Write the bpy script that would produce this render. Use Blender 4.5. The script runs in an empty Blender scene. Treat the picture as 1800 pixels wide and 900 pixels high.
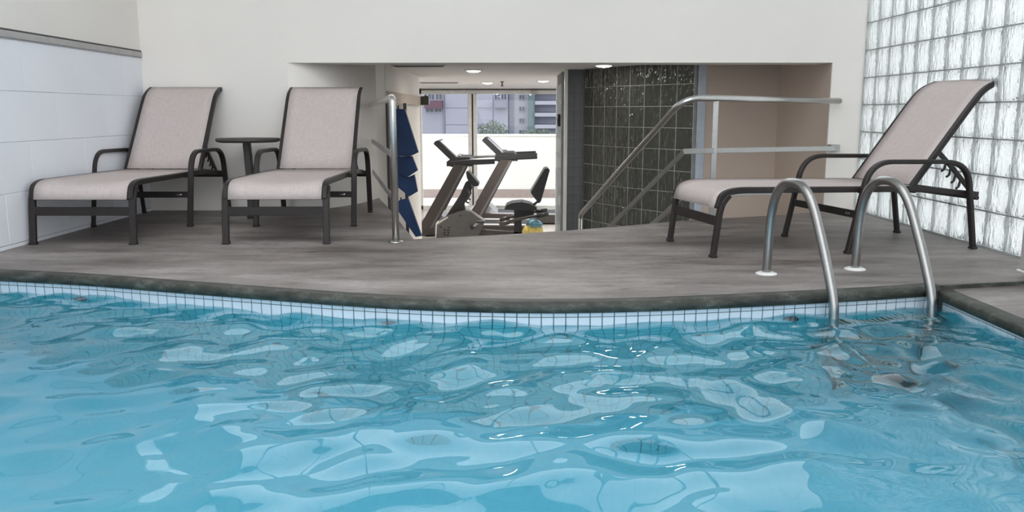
import bpy, bmesh, math, random
import numpy as np
from mathutils import Vector, Matrix

random.seed(7)
SC = bpy.context.scene
COL = SC.collection

# ------------------------------------------------------------------ camera
cam_d = bpy.data.cameras.new('camera')
cam_d.sensor_width = 36.0
cam_d.lens = 1475.0 / 1800.0 * 36.0
cam_d.clip_start = 0.05
cam_d.clip_end = 500
cam = bpy.data.objects.new('camera', cam_d)
cam.location = (0, 0, 0.752)
cam.rotation_euler = (math.pi / 2 - 0.1697, 0, 0.002)
COL.objects.link(cam)
SC.camera = cam

# ------------------------------------------------------------------ sky (even overcast), exposure
world = bpy.data.worlds.new('overcast')
SC.world = world
world.use_nodes = True
bg = world.node_tree.nodes['Background']
bg.inputs['Color'].default_value = (0.93, 0.96, 1.0, 1)
bg.inputs['Strength'].default_value = 1.0
SC.view_settings.view_transform = 'Standard'
SC.view_settings.look = 'None'
SC.view_settings.gamma = 1.0
SC.view_settings.use_curve_mapping = False
SC.view_settings.exposure = 1.42


# ------------------------------------------------------------------ materials
class Nodes:
    def __init__(self, name):
        self.m = bpy.data.materials.new(name)
        self.m.use_nodes = True
        self.t = self.m.node_tree
        self.p = self.t.nodes['Principled BSDF']
        self.out = self.t.nodes['Material Output']

    def add(self, kind, **kw):
        n = self.t.nodes.new(kind)
        for k, v in kw.items():
            if hasattr(n, k):
                setattr(n, k, v)
            else:
                n.inputs[k.replace('_', ' ')].default_value = v
        return n

    def link(self, a, b):
        self.t.links.new(a, b)

    def coords(self, scale=(1, 1, 1)):
        c = self.add('ShaderNodeTexCoord')
        mp = self.add('ShaderNodeMapping')
        mp.inputs['Scale'].default_value = scale
        self.link(c.outputs['Object'], mp.inputs['Vector'])
        return mp.outputs['Vector']

    def noise(self, vec, scale, detail=4, rough=0.55):
        n = self.add('ShaderNodeTexNoise')
        n.inputs['Scale'].default_value = scale
        n.inputs['Detail'].default_value = detail
        n.inputs['Roughness'].default_value = rough
        self.link(vec, n.inputs['Vector'])
        return n.outputs['Fac']

    def ramp(self, fac, stops):
        r = self.add('ShaderNodeValToRGB')
        e = r.color_ramp.elements
        while len(e) < len(stops):
            e.new(0.5)
        for i, (pos, c) in enumerate(stops):
            e[i].position = pos
            e[i].color = (c[0], c[1], c[2], 1)
        self.link(fac, r.inputs['Fac'])
        return r.outputs['Color']

    def bump(self, h, strength, dist=0.01):
        b = self.add('ShaderNodeBump')
        b.inputs['Strength'].default_value = strength
        b.inputs['Distance'].default_value = dist
        self.link(h, b.inputs['Height'])
        self.link(b.outputs['Normal'], self.p.inputs['Normal'])
        return b


def plain(name, col, rough=0.5, metal=0.0, var=0.08, scale=12, bump=0.0, spec=0.5):
    n = Nodes(name)
    v = n.coords()
    f = n.noise(v, scale)
    c = n.ramp(f, [(0.3, [x * (1 - var) for x in col]), (0.7, [min(1, x * (1 + var)) for x in col])])
    n.link(c, n.p.inputs['Base Color'])
    n.p.inputs['Roughness'].default_value = rough
    n.p.inputs['Metallic'].default_value = metal
    n.p.inputs['Specular IOR Level'].default_value = spec
    if bump:
        n.bump(n.noise(v, scale * 8), bump, 0.004)
    return n.m


def mat_concrete():
    n = Nodes('stained_concrete')
    v = n.coords()
    vs = n.coords((0.55, 1.5, 1))
    big = n.noise(vs, 1.7, 8, 0.68)
    c1 = n.ramp(big, [(0.36, (0.115, 0.098, 0.090)), (0.5, (0.240, 0.213, 0.201)), (0.64, (0.365, 0.333, 0.320))])
    fine = n.noise(v, 26, 5, 0.7)
    c2 = n.ramp(fine, [(0.3, (0.80, 0.79, 0.78)), (0.7, (1.0, 1.0, 1.0))])
    mx = n.add('ShaderNodeMix', data_type='RGBA', blend_type='MULTIPLY')
    mx.inputs[0].default_value = 1
    n.link(c1, mx.inputs[6]); n.link(c2, mx.inputs[7])
    # sparse dark streaks and hairline cracks
    cr = n.noise(n.coords((1.0, 3.6, 1)), 3.4, 8, 0.72)
    c3 = n.ramp(cr, [(0.33, (0.40, 0.38, 0.37)), (0.42, (0.85, 0.84, 0.83)), (0.55, (1, 1, 1))])
    m2 = n.add('ShaderNodeMix', data_type='RGBA', blend_type='MULTIPLY')
    m2.inputs[0].default_value = 0.8
    n.link(mx.outputs[2], m2.inputs[6]); n.link(c3, m2.inputs[7])
    n.link(m2.outputs[2], n.p.inputs['Base Color'])
    r = n.ramp(big, [(0.3, (0.42,) * 3), (0.7, (0.62,) * 3)])
    n.link(r, n.p.inputs['Roughness'])
    n.bump(fine, 0.25, 0.004)
    return n.m


def mat_moss():
    n = Nodes('mossy_wet_concrete')
    v = n.coords((1, 1, 2.5))
    f = n.noise(v, 9, 7, 0.7)
    c = n.ramp(f, [(0.36, (0.016, 0.016, 0.013)), (0.52, (0.042, 0.045, 0.035)), (0.68, (0.115, 0.115, 0.10))])
    n.link(c, n.p.inputs['Base Color'])
    n.p.inputs['Roughness'].default_value = 0.55
    n.bump(f, 0.5, 0.01)
    return n.m


def mat_plaster(name, col, var=0.025):
    n = Nodes(name)
    v = n.coords()
    f = n.noise(v, 1.1, 5)
    c = n.ramp(f, [(0.3, [x * (1 - var) for x in col]), (0.7, [min(1, x * (1 + var)) for x in col])])
    n.link(c, n.p.inputs['Base Color'])
    n.p.inputs['Roughness'].default_value = 0.75
    n.p.inputs['Specular IOR Level'].default_value = 0.25
    n.bump(n.noise(v, 160, 3), 0.12, 0.003)
    return n.m


def mat_steel(name='brushed_steel', col=(0.36, 0.355, 0.345), rough=0.3):
    n = Nodes(name)
    v = n.coords((1, 1, 1))
    f = n.noise(v, 60, 3)
    c = n.ramp(f, [(0.3, [x * 0.9 for x in col]), (0.7, col)])
    n.link(c, n.p.inputs['Base Color'])
    n.p.inputs['Metallic'].default_value = 1.0
    n.p.inputs['Roughness'].default_value = rough
    return n.m


def mat_sling():
    n = Nodes('woven_sling_fabric')
    wx = n.coords((520, 18, 520))
    wy = n.coords((18, 520, 18))
    a = n.noise(wx, 1.0, 2)
    b = n.noise(wy, 1.0, 2)
    ad = n.add('ShaderNodeMath', operation='ADD')
    n.link(a, ad.inputs[0]); n.link(b, ad.inputs[1])
    hf = n.add('ShaderNodeMath', operation='MULTIPLY')
    n.link(ad.outputs[0], hf.inputs[0]); hf.inputs[1].default_value = 0.5
    c = n.ramp(hf.outputs[0], [(0.32, (0.45, 0.385, 0.368)), (0.68, (0.645, 0.57, 0.55))])
    n.link(c, n.p.inputs['Base Color'])
    n.p.inputs['Roughness'].default_value = 0.8
    n.p.inputs['Specular IOR Level'].default_value = 0.2
    n.bump(hf.outputs[0], 0.2, 0.002)
    return n.m


def mat_water():
    n = Nodes('pool_water')
    n.p.inputs['Base Color'].default_value = (0.50, 0.86, 0.92, 1)
    n.p.inputs['Transmission Weight'].default_value = 1.0
    n.p.inputs['IOR'].default_value = 1.333
    n.p.inputs['Roughness'].default_value = 0.0
    return n.m


def mat_pool_floor():
    n = Nodes('pool_mosaic')
    v = n.coords((1, 1, 1))
    br = n.add('ShaderNodeTexBrick')
    br.offset = 0.0
    br.inputs['Scale'].default_value = 1.0
    br.inputs['Brick Width'].default_value = 0.05
    br.inputs['Row Height'].default_value = 0.05
    br.inputs['Mortar Size'].default_value = 0.002
    br.inputs['Color1'].default_value = (0.28, 0.68, 0.84, 1)
    br.inputs['Color2'].default_value = (0.30, 0.70, 0.85, 1)
    br.inputs['Mortar'].default_value = (0.27, 0.66, 0.81, 1)
    n.link(v, br.inputs['Vector'])
    n.link(br.outputs['Color'], n.p.inputs['Base Color'])
    n.p.inputs['Roughness'].default_value = 0.5
    return n.m


def mat_block_lit():
    # wavy clear pressed glass: real transmission, vertical waves
    n = Nodes('wavy_clear_glass')
    oi = n.add('ShaderNodeObjectInfo')
    c = n.add('ShaderNodeTexCoord')
    mul = n.add('ShaderNodeVectorMath', operation='SCALE')
    cx = n.add('ShaderNodeCombineXYZ')
    n.link(oi.outputs['Random'], cx.inputs[0]); n.link(oi.outputs['Random'], cx.inputs[1]); n.link(oi.outputs['Random'], cx.inputs[2])
    n.link(cx.outputs[0], mul.inputs[0]); mul.inputs['Scale'].default_value = 37.0
    ad = n.add('ShaderNodeVectorMath', operation='ADD')
    n.link(c.outputs['Object'], ad.inputs[0]); n.link(mul.outputs[0], ad.inputs[1])
    mp = n.add('ShaderNodeMapping')
    mp.inputs['Scale'].default_value = (1, 1, 0.35)
    mp.inputs['Rotation'].default_value = (0.35, 0, 0)
    n.link(ad.outputs[0], mp.inputs['Vector'])
    h = n.noise(mp.outputs['Vector'], 30, 3, 0.6)
    b = n.bump(h, 1.0, 0.09)
    n.p.inputs['Base Color'].default_value = (0.90, 0.935, 0.93, 1)
    n.p.inputs['Transmission Weight'].default_value = 1.0
    n.p.inputs['Roughness'].default_value = 0.12
    n.p.inputs['IOR'].default_value = 1.45
    tr = n.add('ShaderNodeBsdfTranslucent')
    tr.inputs['Color'].default_value = (0.88, 0.91, 0.91, 1)
    n.link(b.outputs['Normal'], tr.inputs['Normal'])
    mx = n.add('ShaderNodeMixShader')
    mx.inputs[0].default_value = 0.55
    n.link(n.p.outputs[0], mx.inputs[1]); n.link(tr.outputs[0], mx.inputs[2])
    n.link(mx.outputs[0], n.out.inputs['Surface'])
    return n.m


def mat_block_dark():
    n = Nodes('wavy_glass_dark_room')
    oi = n.add('ShaderNodeObjectInfo')
    c = n.add('ShaderNodeTexCoord')
    cx = n.add('ShaderNodeCombineXYZ')
    for k in range(3):
        n.link(oi.outputs['Random'], cx.inputs[k])
    mul = n.add('ShaderNodeVectorMath', operation='SCALE')
    mul.inputs['Scale'].default_value = 31.0
    n.link(cx.outputs[0], mul.inputs[0])
    ad = n.add('ShaderNodeVectorMath', operation='ADD')
    n.link(c.outputs['Object'], ad.inputs[0]); n.link(mul.outputs[0], ad.inputs[1])
    mp = n.add('ShaderNodeMapping')
    mp.inputs['Scale'].default_value = (1, 1, 0.45)
    n.link(ad.outputs[0], mp.inputs['Vector'])
    h = n.noise(mp.outputs['Vector'], 20, 2, 0.5)
    n.bump(h, 0.9, 0.03)
    n.p.inputs['Base Color'].default_value = (0.07, 0.075, 0.066, 1)  # dark colour stands in for the unlit room behind clear glass
    n.p.inputs['Roughness'].default_value = 0.1
    n.p.inputs['IOR'].default_value = 1.5
    return n.m


def mat_pane():
    n = Nodes('window_glass')
    tr = n.add('ShaderNodeBsdfTransparent')
    tr.inputs['Color'].default_value = (0.95, 0.97, 0.97, 1)
    gl = n.add('ShaderNodeBsdfGlossy')
    gl.inputs['Roughness'].default_value = 0.0
    fr = n.add('ShaderNodeFresnel')
    fr.inputs['IOR'].default_value = 1.35
    mx = n.add('ShaderNodeMixShader')
    n.link(fr.outputs[0], mx.inputs[0]); n.link(tr.outputs[0], mx.inputs[1]); n.link(gl.outputs[0], mx.inputs[2])
    n.link(mx.outputs[0], n.out.inputs['Surface'])
    return n.m


def mat_emit(name, col, s):
    n = Nodes(name)
    n.p.inputs['Base Color'].default_value = (0.9, 0.9, 0.9, 1)
    n.p.inputs['Emission Color'].default_value = (*col, 1)
    n.p.inputs['Emission Strength'].default_value = s
    return n.m


M = {
    'concrete': mat_concrete(),
    'moss': mat_moss(),
    'cream': mat_plaster('cream_plaster', (0.835, 0.795, 0.75)),
    'beige': mat_plaster('beige_plaster', (0.55, 0.46, 0.39)),
    'white_block': mat_plaster('white_masonry_paint', (0.86, 0.88, 0.93)),
    'ceil': mat_plaster('ceiling_paint', (0.74, 0.71, 0.70)),
    'trim': plain('grey_metal_trim', (0.42, 0.41, 0.40), 0.45),
    'dark_line': plain('dark_sealant', (0.06, 0.055, 0.05), 0.7),
    'tile': plain('pale_glazed_tile', (0.62, 0.70, 0.78), 0.18, var=0.05, scale=3),
    'grout': plain('dark_teal_grout', (0.10, 0.16, 0.18), 0.8),
    'grout_uw': plain('teal_grout', (0.17, 0.44, 0.50), 0.8),
    'tile_uw': plain('pool_wall_tile', (0.24, 0.60, 0.68), 0.25, var=0.05, scale=3),
    'floor_pool': mat_pool_floor(),
    'water': mat_water(),
    'block': mat_block_lit(),
    'block_dark': mat_block_dark(),
    'mortar': plain('grey_mortar', (0.34, 0.36, 0.35), 0.85),
    'mortar_pale': plain('pale_mortar', (0.40, 0.41, 0.38), 0.85),
    'steel': mat_steel(),
    'steel_bright': mat_steel('bright_steel', (0.62, 0.615, 0.60), 0.27),
    'steel_dull': mat_steel('dull_steel', (0.50, 0.495, 0.485), 0.36),
    'frame': plain('brown_powder_coat', (0.024, 0.019, 0.018), 0.45, var=0.1, spec=0.35),
    'rubber': plain('black_plastic', (0.015, 0.015, 0.016), 0.5),
    'sling': mat_sling(),
    'table': plain('dark_table_metal', (0.05, 0.045, 0.042), 0.45),
    'white_plastic': plain('white_plastic', (0.75, 0.74, 0.72), 0.45),
    'blue': plain('navy_blue_vinyl', (0.012, 0.045, 0.14), 0.6, var=0.2, scale=9),
    'gym_floor': plain('pale_gym_floor', (0.62, 0.60, 0.58), 0.25),
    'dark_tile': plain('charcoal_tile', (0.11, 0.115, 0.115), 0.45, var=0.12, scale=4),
    'alu': plain('pale_aluminium_paint', (0.82, 0.81, 0.78), 0.4),
    'blue_trim': plain('pale_blue_paint', (0.48, 0.54, 0.62), 0.5),
    'pane': mat_pane(),
    'lamp': mat_emit('lamp_diffuser', (1, 0.97, 0.92), 3.0),
    'terrace': plain('pale_terrace', (0.72, 0.68, 0.64), 0.8),
    'terrace_brown': plain('brown_band_paint', (0.40, 0.32, 0.30), 0.8),
    'parapet': mat_plaster('white_parapet', (0.90, 0.87, 0.83)),
    'lav': plain('lavender_render', (0.27, 0.265, 0.325), 0.85, var=0.03, scale=0.4),
    'lav2': plain('pale_grey_render', (0.32, 0.32, 0.37), 0.85, var=0.03, scale=0.4),
    'teal': plain('grey_teal_render', (0.085, 0.12, 0.135), 0.85, var=0.04, scale=0.5),
    'purple': plain('plum_panel', (0.10, 0.045, 0.072), 0.8, var=0.08),
    'bpane': plain('dark_window', (0.06, 0.065, 0.10), 0.3),
    'joint': plain('grey_joint', (0.18, 0.18, 0.23), 0.85),
    'leaf': plain('grey_green_leaf', (0.13, 0.16, 0.12), 0.8, var=0.4, scale=6),
    'gym_dark': plain('gym_black', (0.02, 0.02, 0.022), 0.4),
    'gym_grey': plain('gym_graphite', (0.055, 0.045, 0.042), 0.4),
    'gym_mid': plain('gym_mid_grey', (0.12, 0.118, 0.115), 0.45),
    'gym_silver': plain('gym_silver', (0.42, 0.42, 0.46), 0.35),
    'screen': plain('console_face', (0.45, 0.47, 0.52), 0.2),
    'yellow': plain('yellow_cloth', (0.55, 0.44, 0.12), 0.8, var=0.3, scale=30),
    'tealcloth': plain('teal_cloth', (0.10, 0.22, 0.27), 0.8, var=0.3, scale=30),
    'ground': plain('asphalt', (0.22, 0.22, 0.21), 0.9),
    'wall_box_green': plain('dark_green_paint', (0.05, 0.06, 0.04), 0.5),
    'step': plain('ladder_tread', (0.55, 0.55, 0.54), 0.4),
}


# ------------------------------------------------------------------ mesh helpers
class MB:
    def __init__(self):
        self.v = []
        self.f = []
        self.smooth = []

    def addmesh(self, vs, fs, smooth=False):
        o = len(self.v)
        self.v += [tuple(p) for p in vs]
        for f in fs:
            self.f.append([i + o for i in f])
            self.smooth.append(smooth)
        return self

    def box(self, a, b, bev=0.0, mat=None):
        x0, y0, z0 = [min(a[i], b[i]) for i in range(3)]
        x1, y1, z1 = [max(a[i], b[i]) for i in range(3)]
        if bev <= 0:
            vs = [(x0, y0, z0), (x1, y0, z0), (x1, y1, z0), (x0, y1, z0), (x0, y0, z1), (x1, y0, z1), (x1, y1, z1), (x0, y1, z1)]
            fs = [(3, 2, 1, 0), (4, 5, 6, 7), (0, 1, 5, 4), (1, 2, 6, 5), (2, 3, 7, 6), (3, 0, 4, 7)]
        else:
            bm = bmesh.new()
            bmesh.ops.create_cube(bm, size=1)
            for v in bm.verts:
                v.co = Vector(((x0 + x1) / 2 + v.co.x * (x1 - x0), (y0 + y1) / 2 + v.co.y * (y1 - y0), (z0 + z1) / 2 + v.co.z * (z1 - z0)))
            bmesh.ops.bevel(bm, geom=bm.edges[:], offset=bev, segments=1, affect='EDGES')
            bm.verts.index_update()
            vs = [v.co[:] for v in bm.verts]
            fs = [[v.index for v in f.verts] for f in bm.faces]
            bm.free()
        if mat is not None:
            vs = [tuple(mat @ Vector(p)) for p in vs]
        return self.addmesh(vs, fs)

    def prism(self, poly, lo, hi, axis='z', smooth=False):
        """extrude a 2D polygon: axis z -> (x,y), axis y -> (x,z)"""
        n = len(poly)
        area = sum(poly[i][0] * poly[(i + 1) % n][1] - poly[(i + 1) % n][0] * poly[i][1] for i in range(n))
        if area < 0:
            poly = poly[::-1]
        if axis == 'z':
            vs = [(p[0], p[1], lo) for p in poly] + [(p[0], p[1], hi) for p in poly]
            flip = False
        else:
            vs = [(p[0], lo, p[1]) for p in poly] + [(p[0], hi, p[1]) for p in poly]
            flip = True
        fs = [list(range(n))[::-1], list(range(n, 2 * n))]
        sides = [[i, (i + 1) % n, (i + 1) % n + n, i + n] for i in range(n)]
        if flip:
            fs = [f[::-1] for f in fs]
            sides = [f[::-1] for f in sides]
        self.addmesh(vs, fs)
        return self.addmesh_shared(len(self.v) - 2 * n, sides, smooth)

    def addmesh_shared(self, off, fs, smooth):
        for f in fs:
            self.f.append([i + off for i in f])
            self.smooth.append(smooth)
        return self

    def sweep(self, path, prof, side=None, smooth=True, caps=True):
        """sweep a closed profile (list of (s, n)) along path. side = fixed side vector, else parallel transport"""
        P = [Vector(p) for p in path]
        n = len(P)
        T = []
        for i in range(n):
            a = P[max(i - 1, 0)]
            b = P[min(i + 1, n - 1)]
            T.append((b - a).normalized())
        k = len(prof)
        vs = []
        if side is None:
            up = Vector((0, 0, 1)) if abs(T[0].z) < 0.9 else Vector((1, 0, 0))
            S = T[0].cross(up).normalized()
        for i in range(n):
            if side is not None:
                S = Vector(side)
                S = (S - T[i] * S.dot(T[i])).normalized()
            else:
                S = (S - T[i] * S.dot(T[i])).normalized()
            N = S.cross(T[i]).normalized()
            # widen at corners so the section keeps its width
            for (s, m) in prof:
                vs.append(P[i] + S * s + N * m)
        fs = []
        for i in range(n - 1):
            for j in range(k):
                a = i * k + j
                b = i * k + (j + 1) % k
                fs.append((a, b, b + k, a + k))
        o = len(self.v)
        self.v += [tuple(p) for p in vs]
        for f in fs:
            self.f.append([i + o for i in f]); self.smooth.append(smooth)
        if caps:
            self.f.append([o + j for j in range(k)][::-1]); self.smooth.append(False)
            self.f.append([o + (n - 1) * k + j for j in range(k)]); self.smooth.append(False)
        return self

    def tube(self, path, r, seg=12, side=None, caps=True):
        prof = [(r * math.cos(2 * math.pi * j / seg), r * math.sin(2 * math.pi * j / seg)) for j in range(seg)]
        return self.sweep(path, prof, side, True, caps)

    def bar(self, path, w, h, side, c=0.004):
        """rounded rectangular bar, w along side, h across"""
        a, b = w / 2, h / 2
        prof = [(-a + c, -b), (a - c, -b), (a, -b + c), (a, b - c), (a - c, b), (-a + c, b), (-a, b - c), (-a, -b + c)]
        return self.sweep(path, prof, side, False)

    def lathe(self, prof, seg=24, center=(0, 0, 0)):
        """prof: list of (r, z)"""
        vs, fs = [], []
        k = len(prof)
        for i in range(seg):
            a = 2 * math.pi * i / seg
            for (r, z) in prof:
                vs.append((center[0] + r * math.cos(a), center[1] + r * math.sin(a), center[2] + z))
        for i in range(seg):
            for j in range(k - 1):
                a = i * k + j
                b = ((i + 1) % seg) * k + j
                fs.append((a, b, b + 1, a + 1))
        self.addmesh(vs, fs, True)
        o = len(self.v) - seg * k
        if prof[0][0] > 1e-6:
            self.f.append([o + i * k for i in range(seg)][::-1]); self.smooth.append(False)
        if prof[-1][0] > 1e-6:
            self.f.append([o + i * k + k - 1 for i in range(seg)]); self.smooth.append(False)
        return self

    def ball(self, c, r, seg=12, rings=8, jitter=0.0, rnd=None):
        vs, fs = [], []
        for i in range(1, rings):
            t = math.pi * i / rings
            for j in range(seg):
                a = 2 * math.pi * j / seg
                q = 1 + (rnd.uniform(-jitter, jitter) if rnd else 0)
                vs.append((c[0] + r[0] * q * math.sin(t) * math.cos(a), c[1] + r[1] * q * math.sin(t) * math.sin(a), c[2] + r[2] * q * math.cos(t)))
        top = len(vs); vs.append((c[0], c[1], c[2] + r[2])); vs.append((c[0], c[1], c[2] - r[2]))
        for i in range(rings - 2):
            for j in range(seg):
                a = i * seg + j; b = i * seg + (j + 1) % seg
                fs.append((a, a + seg, b + seg, b))
        for j in range(seg):
            fs.append((top, j, (j + 1) % seg))
            q = (rings - 2) * seg
            fs.append((top + 1, q + (j + 1) % seg, q + j))
        return self.addmesh(vs, fs, True)

    def mesh(self, name):
        me = bpy.data.meshes.new(name)
        me.from_pydata(self.v, [], self.f)
        me.polygons.foreach_set('use_smooth', self.smooth)
        me.update()
        return me

    def build(self, name, mat, parent=None, kind=None):
        me = self.mesh(name)
        me.materials.append(M[mat])
        o = bpy.data.objects.new(name, me)
        COL.objects.link(o)
        if parent is not None:
            o.parent = parent
        if kind:
            o['kind'] = kind
        return o


def thing(name, label, cat, loc=(0, 0, 0), rz=0.0, group=None):
    o = bpy.data.objects.new(name, None)
    o.empty_display_size = 0.1
    COL.objects.link(o)
    o.location = loc
    o.rotation_euler = (0, 0, rz)
    tag(o, label, cat, group)
    return o


def tag(o, label, cat, group=None):
    o['label'] = label
    o['category'] = cat
    if group:
        o['group'] = group
    return o


def struct(name, mb, mat, parent=None):
    o = mb.build(name, mat, parent)
    if parent is None:
        o['kind'] = 'structure'
    return o


def dup(root, loc, rz, label=None, group=None):
    r = root.copy(); COL.objects.link(r)
    r.location = loc; r.rotation_euler = (0, 0, rz)
    if label:
        r['label'] = label
    if group:
        r['group'] = group
    for ch in list(root.children):
        c = ch.copy(); COL.objects.link(c); c.parent = r
        for g in list(ch.children):
            d = g.copy(); COL.objects.link(d); d.parent = c
    return r


def piece(name, me, parent, mw):
    o = bpy.data.objects.new(name, me)
    COL.objects.link(o)
    o.parent = parent
    o.matrix_local = mw
    return o


def round_path(pts, r, n=6):
    """polyline with rounded corners of radius ~r (quadratic)"""
    P = [Vector(p) for p in pts]
    out = [P[0]]
    for i in range(1, len(P) - 1):
        rr = r[i - 1] if isinstance(r, (list, tuple)) else r
        a = (P[i - 1] - P[i]); b = (P[i + 1] - P[i])
        la = min(rr, a.length * 0.49); lb = min(rr, b.length * 0.49)
        A = P[i] + a.normalized() * la; B = P[i] + b.normalized() * lb
        for k in range(n + 1):
            t = k / n
            out.append(A * (1 - t) ** 2 + P[i] * 2 * t * (1 - t) + B * t * t)
    out.append(P[-1])
    return [p for i, p in enumerate(out) if i == 0 or (p - out[i - 1]).length > 1e-5]


def catmull(pts, per=8):
    P = [Vector(p) for p in pts]
    P = [P[0] * 2 - P[1]] + P + [P[-1] * 2 - P[-2]]
    out = []
    for i in range(1, len(P) - 2):
        for k in range(per):
            t = k / per
            a, b, c, d = P[i - 1], P[i], P[i + 1], P[i + 2]
            out.append(0.5 * ((2 * b) + (c - a) * t + (2 * a - 5 * b + 4 * c - d) * t * t + (3 * b - a - 3 * c + d) * t ** 3))
    out.append(P[-2])
    return out


# ------------------------------------------------------------------ plan of the place
XL, XR, YB = -2.81, 2.635, 6.48          # left wall, glass block wall, back wall
LINTEL, WTOP = 1.12, 4.4
POOL_X1 = 1.88                            # right edge of the pool
WATER = -0.092
GF = -1.14                                # gym floor
GC = 1.20                                 # gym ceiling

edge = catmull([(-2.81, 4.03, 0), (-2.463, 3.948, 0), (-2.0, 3.840, 0), (-1.54, 3.69, 0), (-1.116, 3.555, 0), (-0.70, 3.425, 0),
                (-0.355, 3.344, 0), (-0.10, 3.311, 0), (0.12, 3.299, 0), (0.36, 3.310, 0), (0.60, 3.340, 0), (0.82, 3.380, 0),
                (1.08, 3.432, 0), (1.34, 3.492, 0), (1.60, 3.555, 0), (1.88, 3.635, 0)], 6)


def edge_y(x):
    for a, b in zip(edge[:-1], edge[1:]):
        if a.x <= x <= b.x:
            t = (x - a.x) / (b.x - a.x)
            return a.y + (b.y - a.y) * t
    return edge[-1].y


void_edge = [(2.40, 6.425), (1.91, 6.157), (1.282, 5.923), (0.753, 5.589), (0.357, 5.368), (-0.1, 5.165), (-0.60, 4.985)]
void_left = [(-0.70, 5.40), (-0.96, 6.50), (-1.20, 7.45)]
reveal = [Vector((-1.708, YB, 0)), Vector((-1.30, 6.60, 0)), Vector((-1.20, 7.45, 0))]
rev = [reveal[0] * (1 - t) ** 2 + reveal[1] * 2 * t * (1 - t) + reveal[2] * t * t for t in [i / 14 for i in range(15)]]

# deck
poly = [(p.x, p.y) for p in edge]
poly += [(2.20, 3.706), (XR, 3.80), (XR, YB), (2.40, YB)] + void_edge + void_left
poly += [(p.x, p.y) for p in rev[::-1]][1:] + [(XL, YB)]
deck = struct('pool_deck', MB().prism(poly, -0.0465, 0.0), 'concrete')
low = [(p.x, p.y + 0.12) for p in edge[:-1]] + [(2.02, 3.85)] + poly[len(edge) + 1:]
struct('deck_slab', MB().prism(low, -0.32, -0.0465), 'concrete')
# pool coping: rounded mossy lip along the curved edge
lip = MB()
prof = [(0.0, 0.0), (0.014, -0.004), (0.020, -0.012), (0.022, -0.026), (0.018, -0.040), (0.008, -0.047), (-0.05, -0.047), (-0.05, 0.0)]


def lip_sweep(pts, normal_fn, z0=0.0):
    k = len(prof); vs = []; fs = []
    for i, p in enumerate(pts):
        nx, ny = normal_fn(i)
        for (o, z) in prof:
            vs.append((p.x + nx * (o + 0.0), p.y + ny * (o + 0.0), z0 + z + (0.0004 if z == 0 else 0)))
    for i in range(len(pts) - 1):
        for j in range(k):
            a = i * k + j; b = i * k + (j + 1) % k
            fs.append((a, a + k, b + k, b))
    fs.append(list(range(k))); fs.append([(len(pts) - 1) * k + j for j in range(k)][::-1])
    return vs, fs


def edge_n(i):
    a = edge[max(i - 1, 0)]; b = edge[min(i + 1, len(edge) - 1)]
    t = (b - a).normalized()
    return (t.y, -t.x)


vs, fs = lip_sweep(edge, edge_n)
lip.addmesh(vs, fs, True)
struct('trim_1', lip, 'moss')

# right hand deck, a shallow step lower
rd = MB().prism([(POOL_X1 + 0.005, -1.5), (XR, -1.5), (XR, 3.79), (2.20, 3.70), (POOL_X1 + 0.005, 3.625)], -0.32, -0.018)
struct('side_deck', rd, 'concrete')
struct('trim_10', MB().prism([(POOL_X1 + 0.004, 3.619), (2.20, 3.694), (XR, 3.784), (XR, 3.802), (2.20, 3.708), (POOL_X1 + 0.004, 3.64)], -0.03, -0.0006), 'moss')
rl = [Vector((POOL_X1, 3.62 - 0.1 * i, 0)) for i in range(52)]
vs, fs = lip_sweep(rl, lambda i: (-1, 0), -0.018)
struct('trim_2', MB().addmesh(vs, [f[::-1] for f in fs], True), 'moss')

# ------------------------------------------------------------------ pool shell with mosaic
pw = MB()
wall_pts = [Vector((p.x + edge_n(i)[0] * -0.006, p.y + edge_n(i)[1] * -0.006, 0)) for i, p in enumerate(edge)]
vs = []; fs = []
for p in wall_pts:
    vs += [(p.x, p.y, -0.047), (p.x, p.y, -0.17), (p.x, p.y + 0.10, -0.17), (p.x, p.y + 0.10, -0.047)]
for i in range(len(wall_pts) - 1):
    for j in range(4):
        a = i * 4 + j; b = i * 4 + (j + 1) % 4
        fs.append((a, b, b + 4, a + 4))
fs.append([0, 1, 2, 3][::-1]); q = 4 * (len(wall_pts) - 1); fs.append([q, q + 1, q + 2, q + 3])
pool_wall = struct('pool_wall', MB().addmesh(vs, fs), 'grout')
struct('pool_wall_deep', MB().addmesh([(x, y, -0.17 if z > -0.1 else -1.25) for x, y, z in vs], fs), 'grout_uw')
pool_side = struct('pool_side_wall', MB().box((POOL_X1 + 0.006, -1.5, -0.17), (POOL_X1 + 0.14, 3.66, -0.06)), 'grout')
struct('pool_side_wall_deep', MB().box((POOL_X1 + 0.006, -1.5, -1.25), (POOL_X1 + 0.14, 3.66, -0.17)), 'grout_uw')
struct('pool_floor', MB().box((XL - 0.1, -1.6, -1.32), (POOL_X1 + 0.14, 4.2, -1.25)), 'floor_pool')
struct('pool_rear_wall', MB().box((XL - 0.1, -1.7, -1.32), (XR, -1.6, 0.0)), 'tile_uw')
struct('pool_left_wall', MB().box((XL - 0.1, -1.6, -1.32), (XL, 4.1, 0.0)), 'tile_uw')

TS = 0.0495
tile_me = MB().box((-0.0228, -0.004, -0.0228), (0.0228, 0.0, 0.0228), 0.0012).mesh('tile')
tile_me.materials.append(M['tile'])
tile_half = MB().box((-0.0228, -0.004, -0.0085), (0.0228, 0.0, 0.0085), 0.0012).mesh('tile_half')
tile_half.materials.append(M['tile'])


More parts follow.
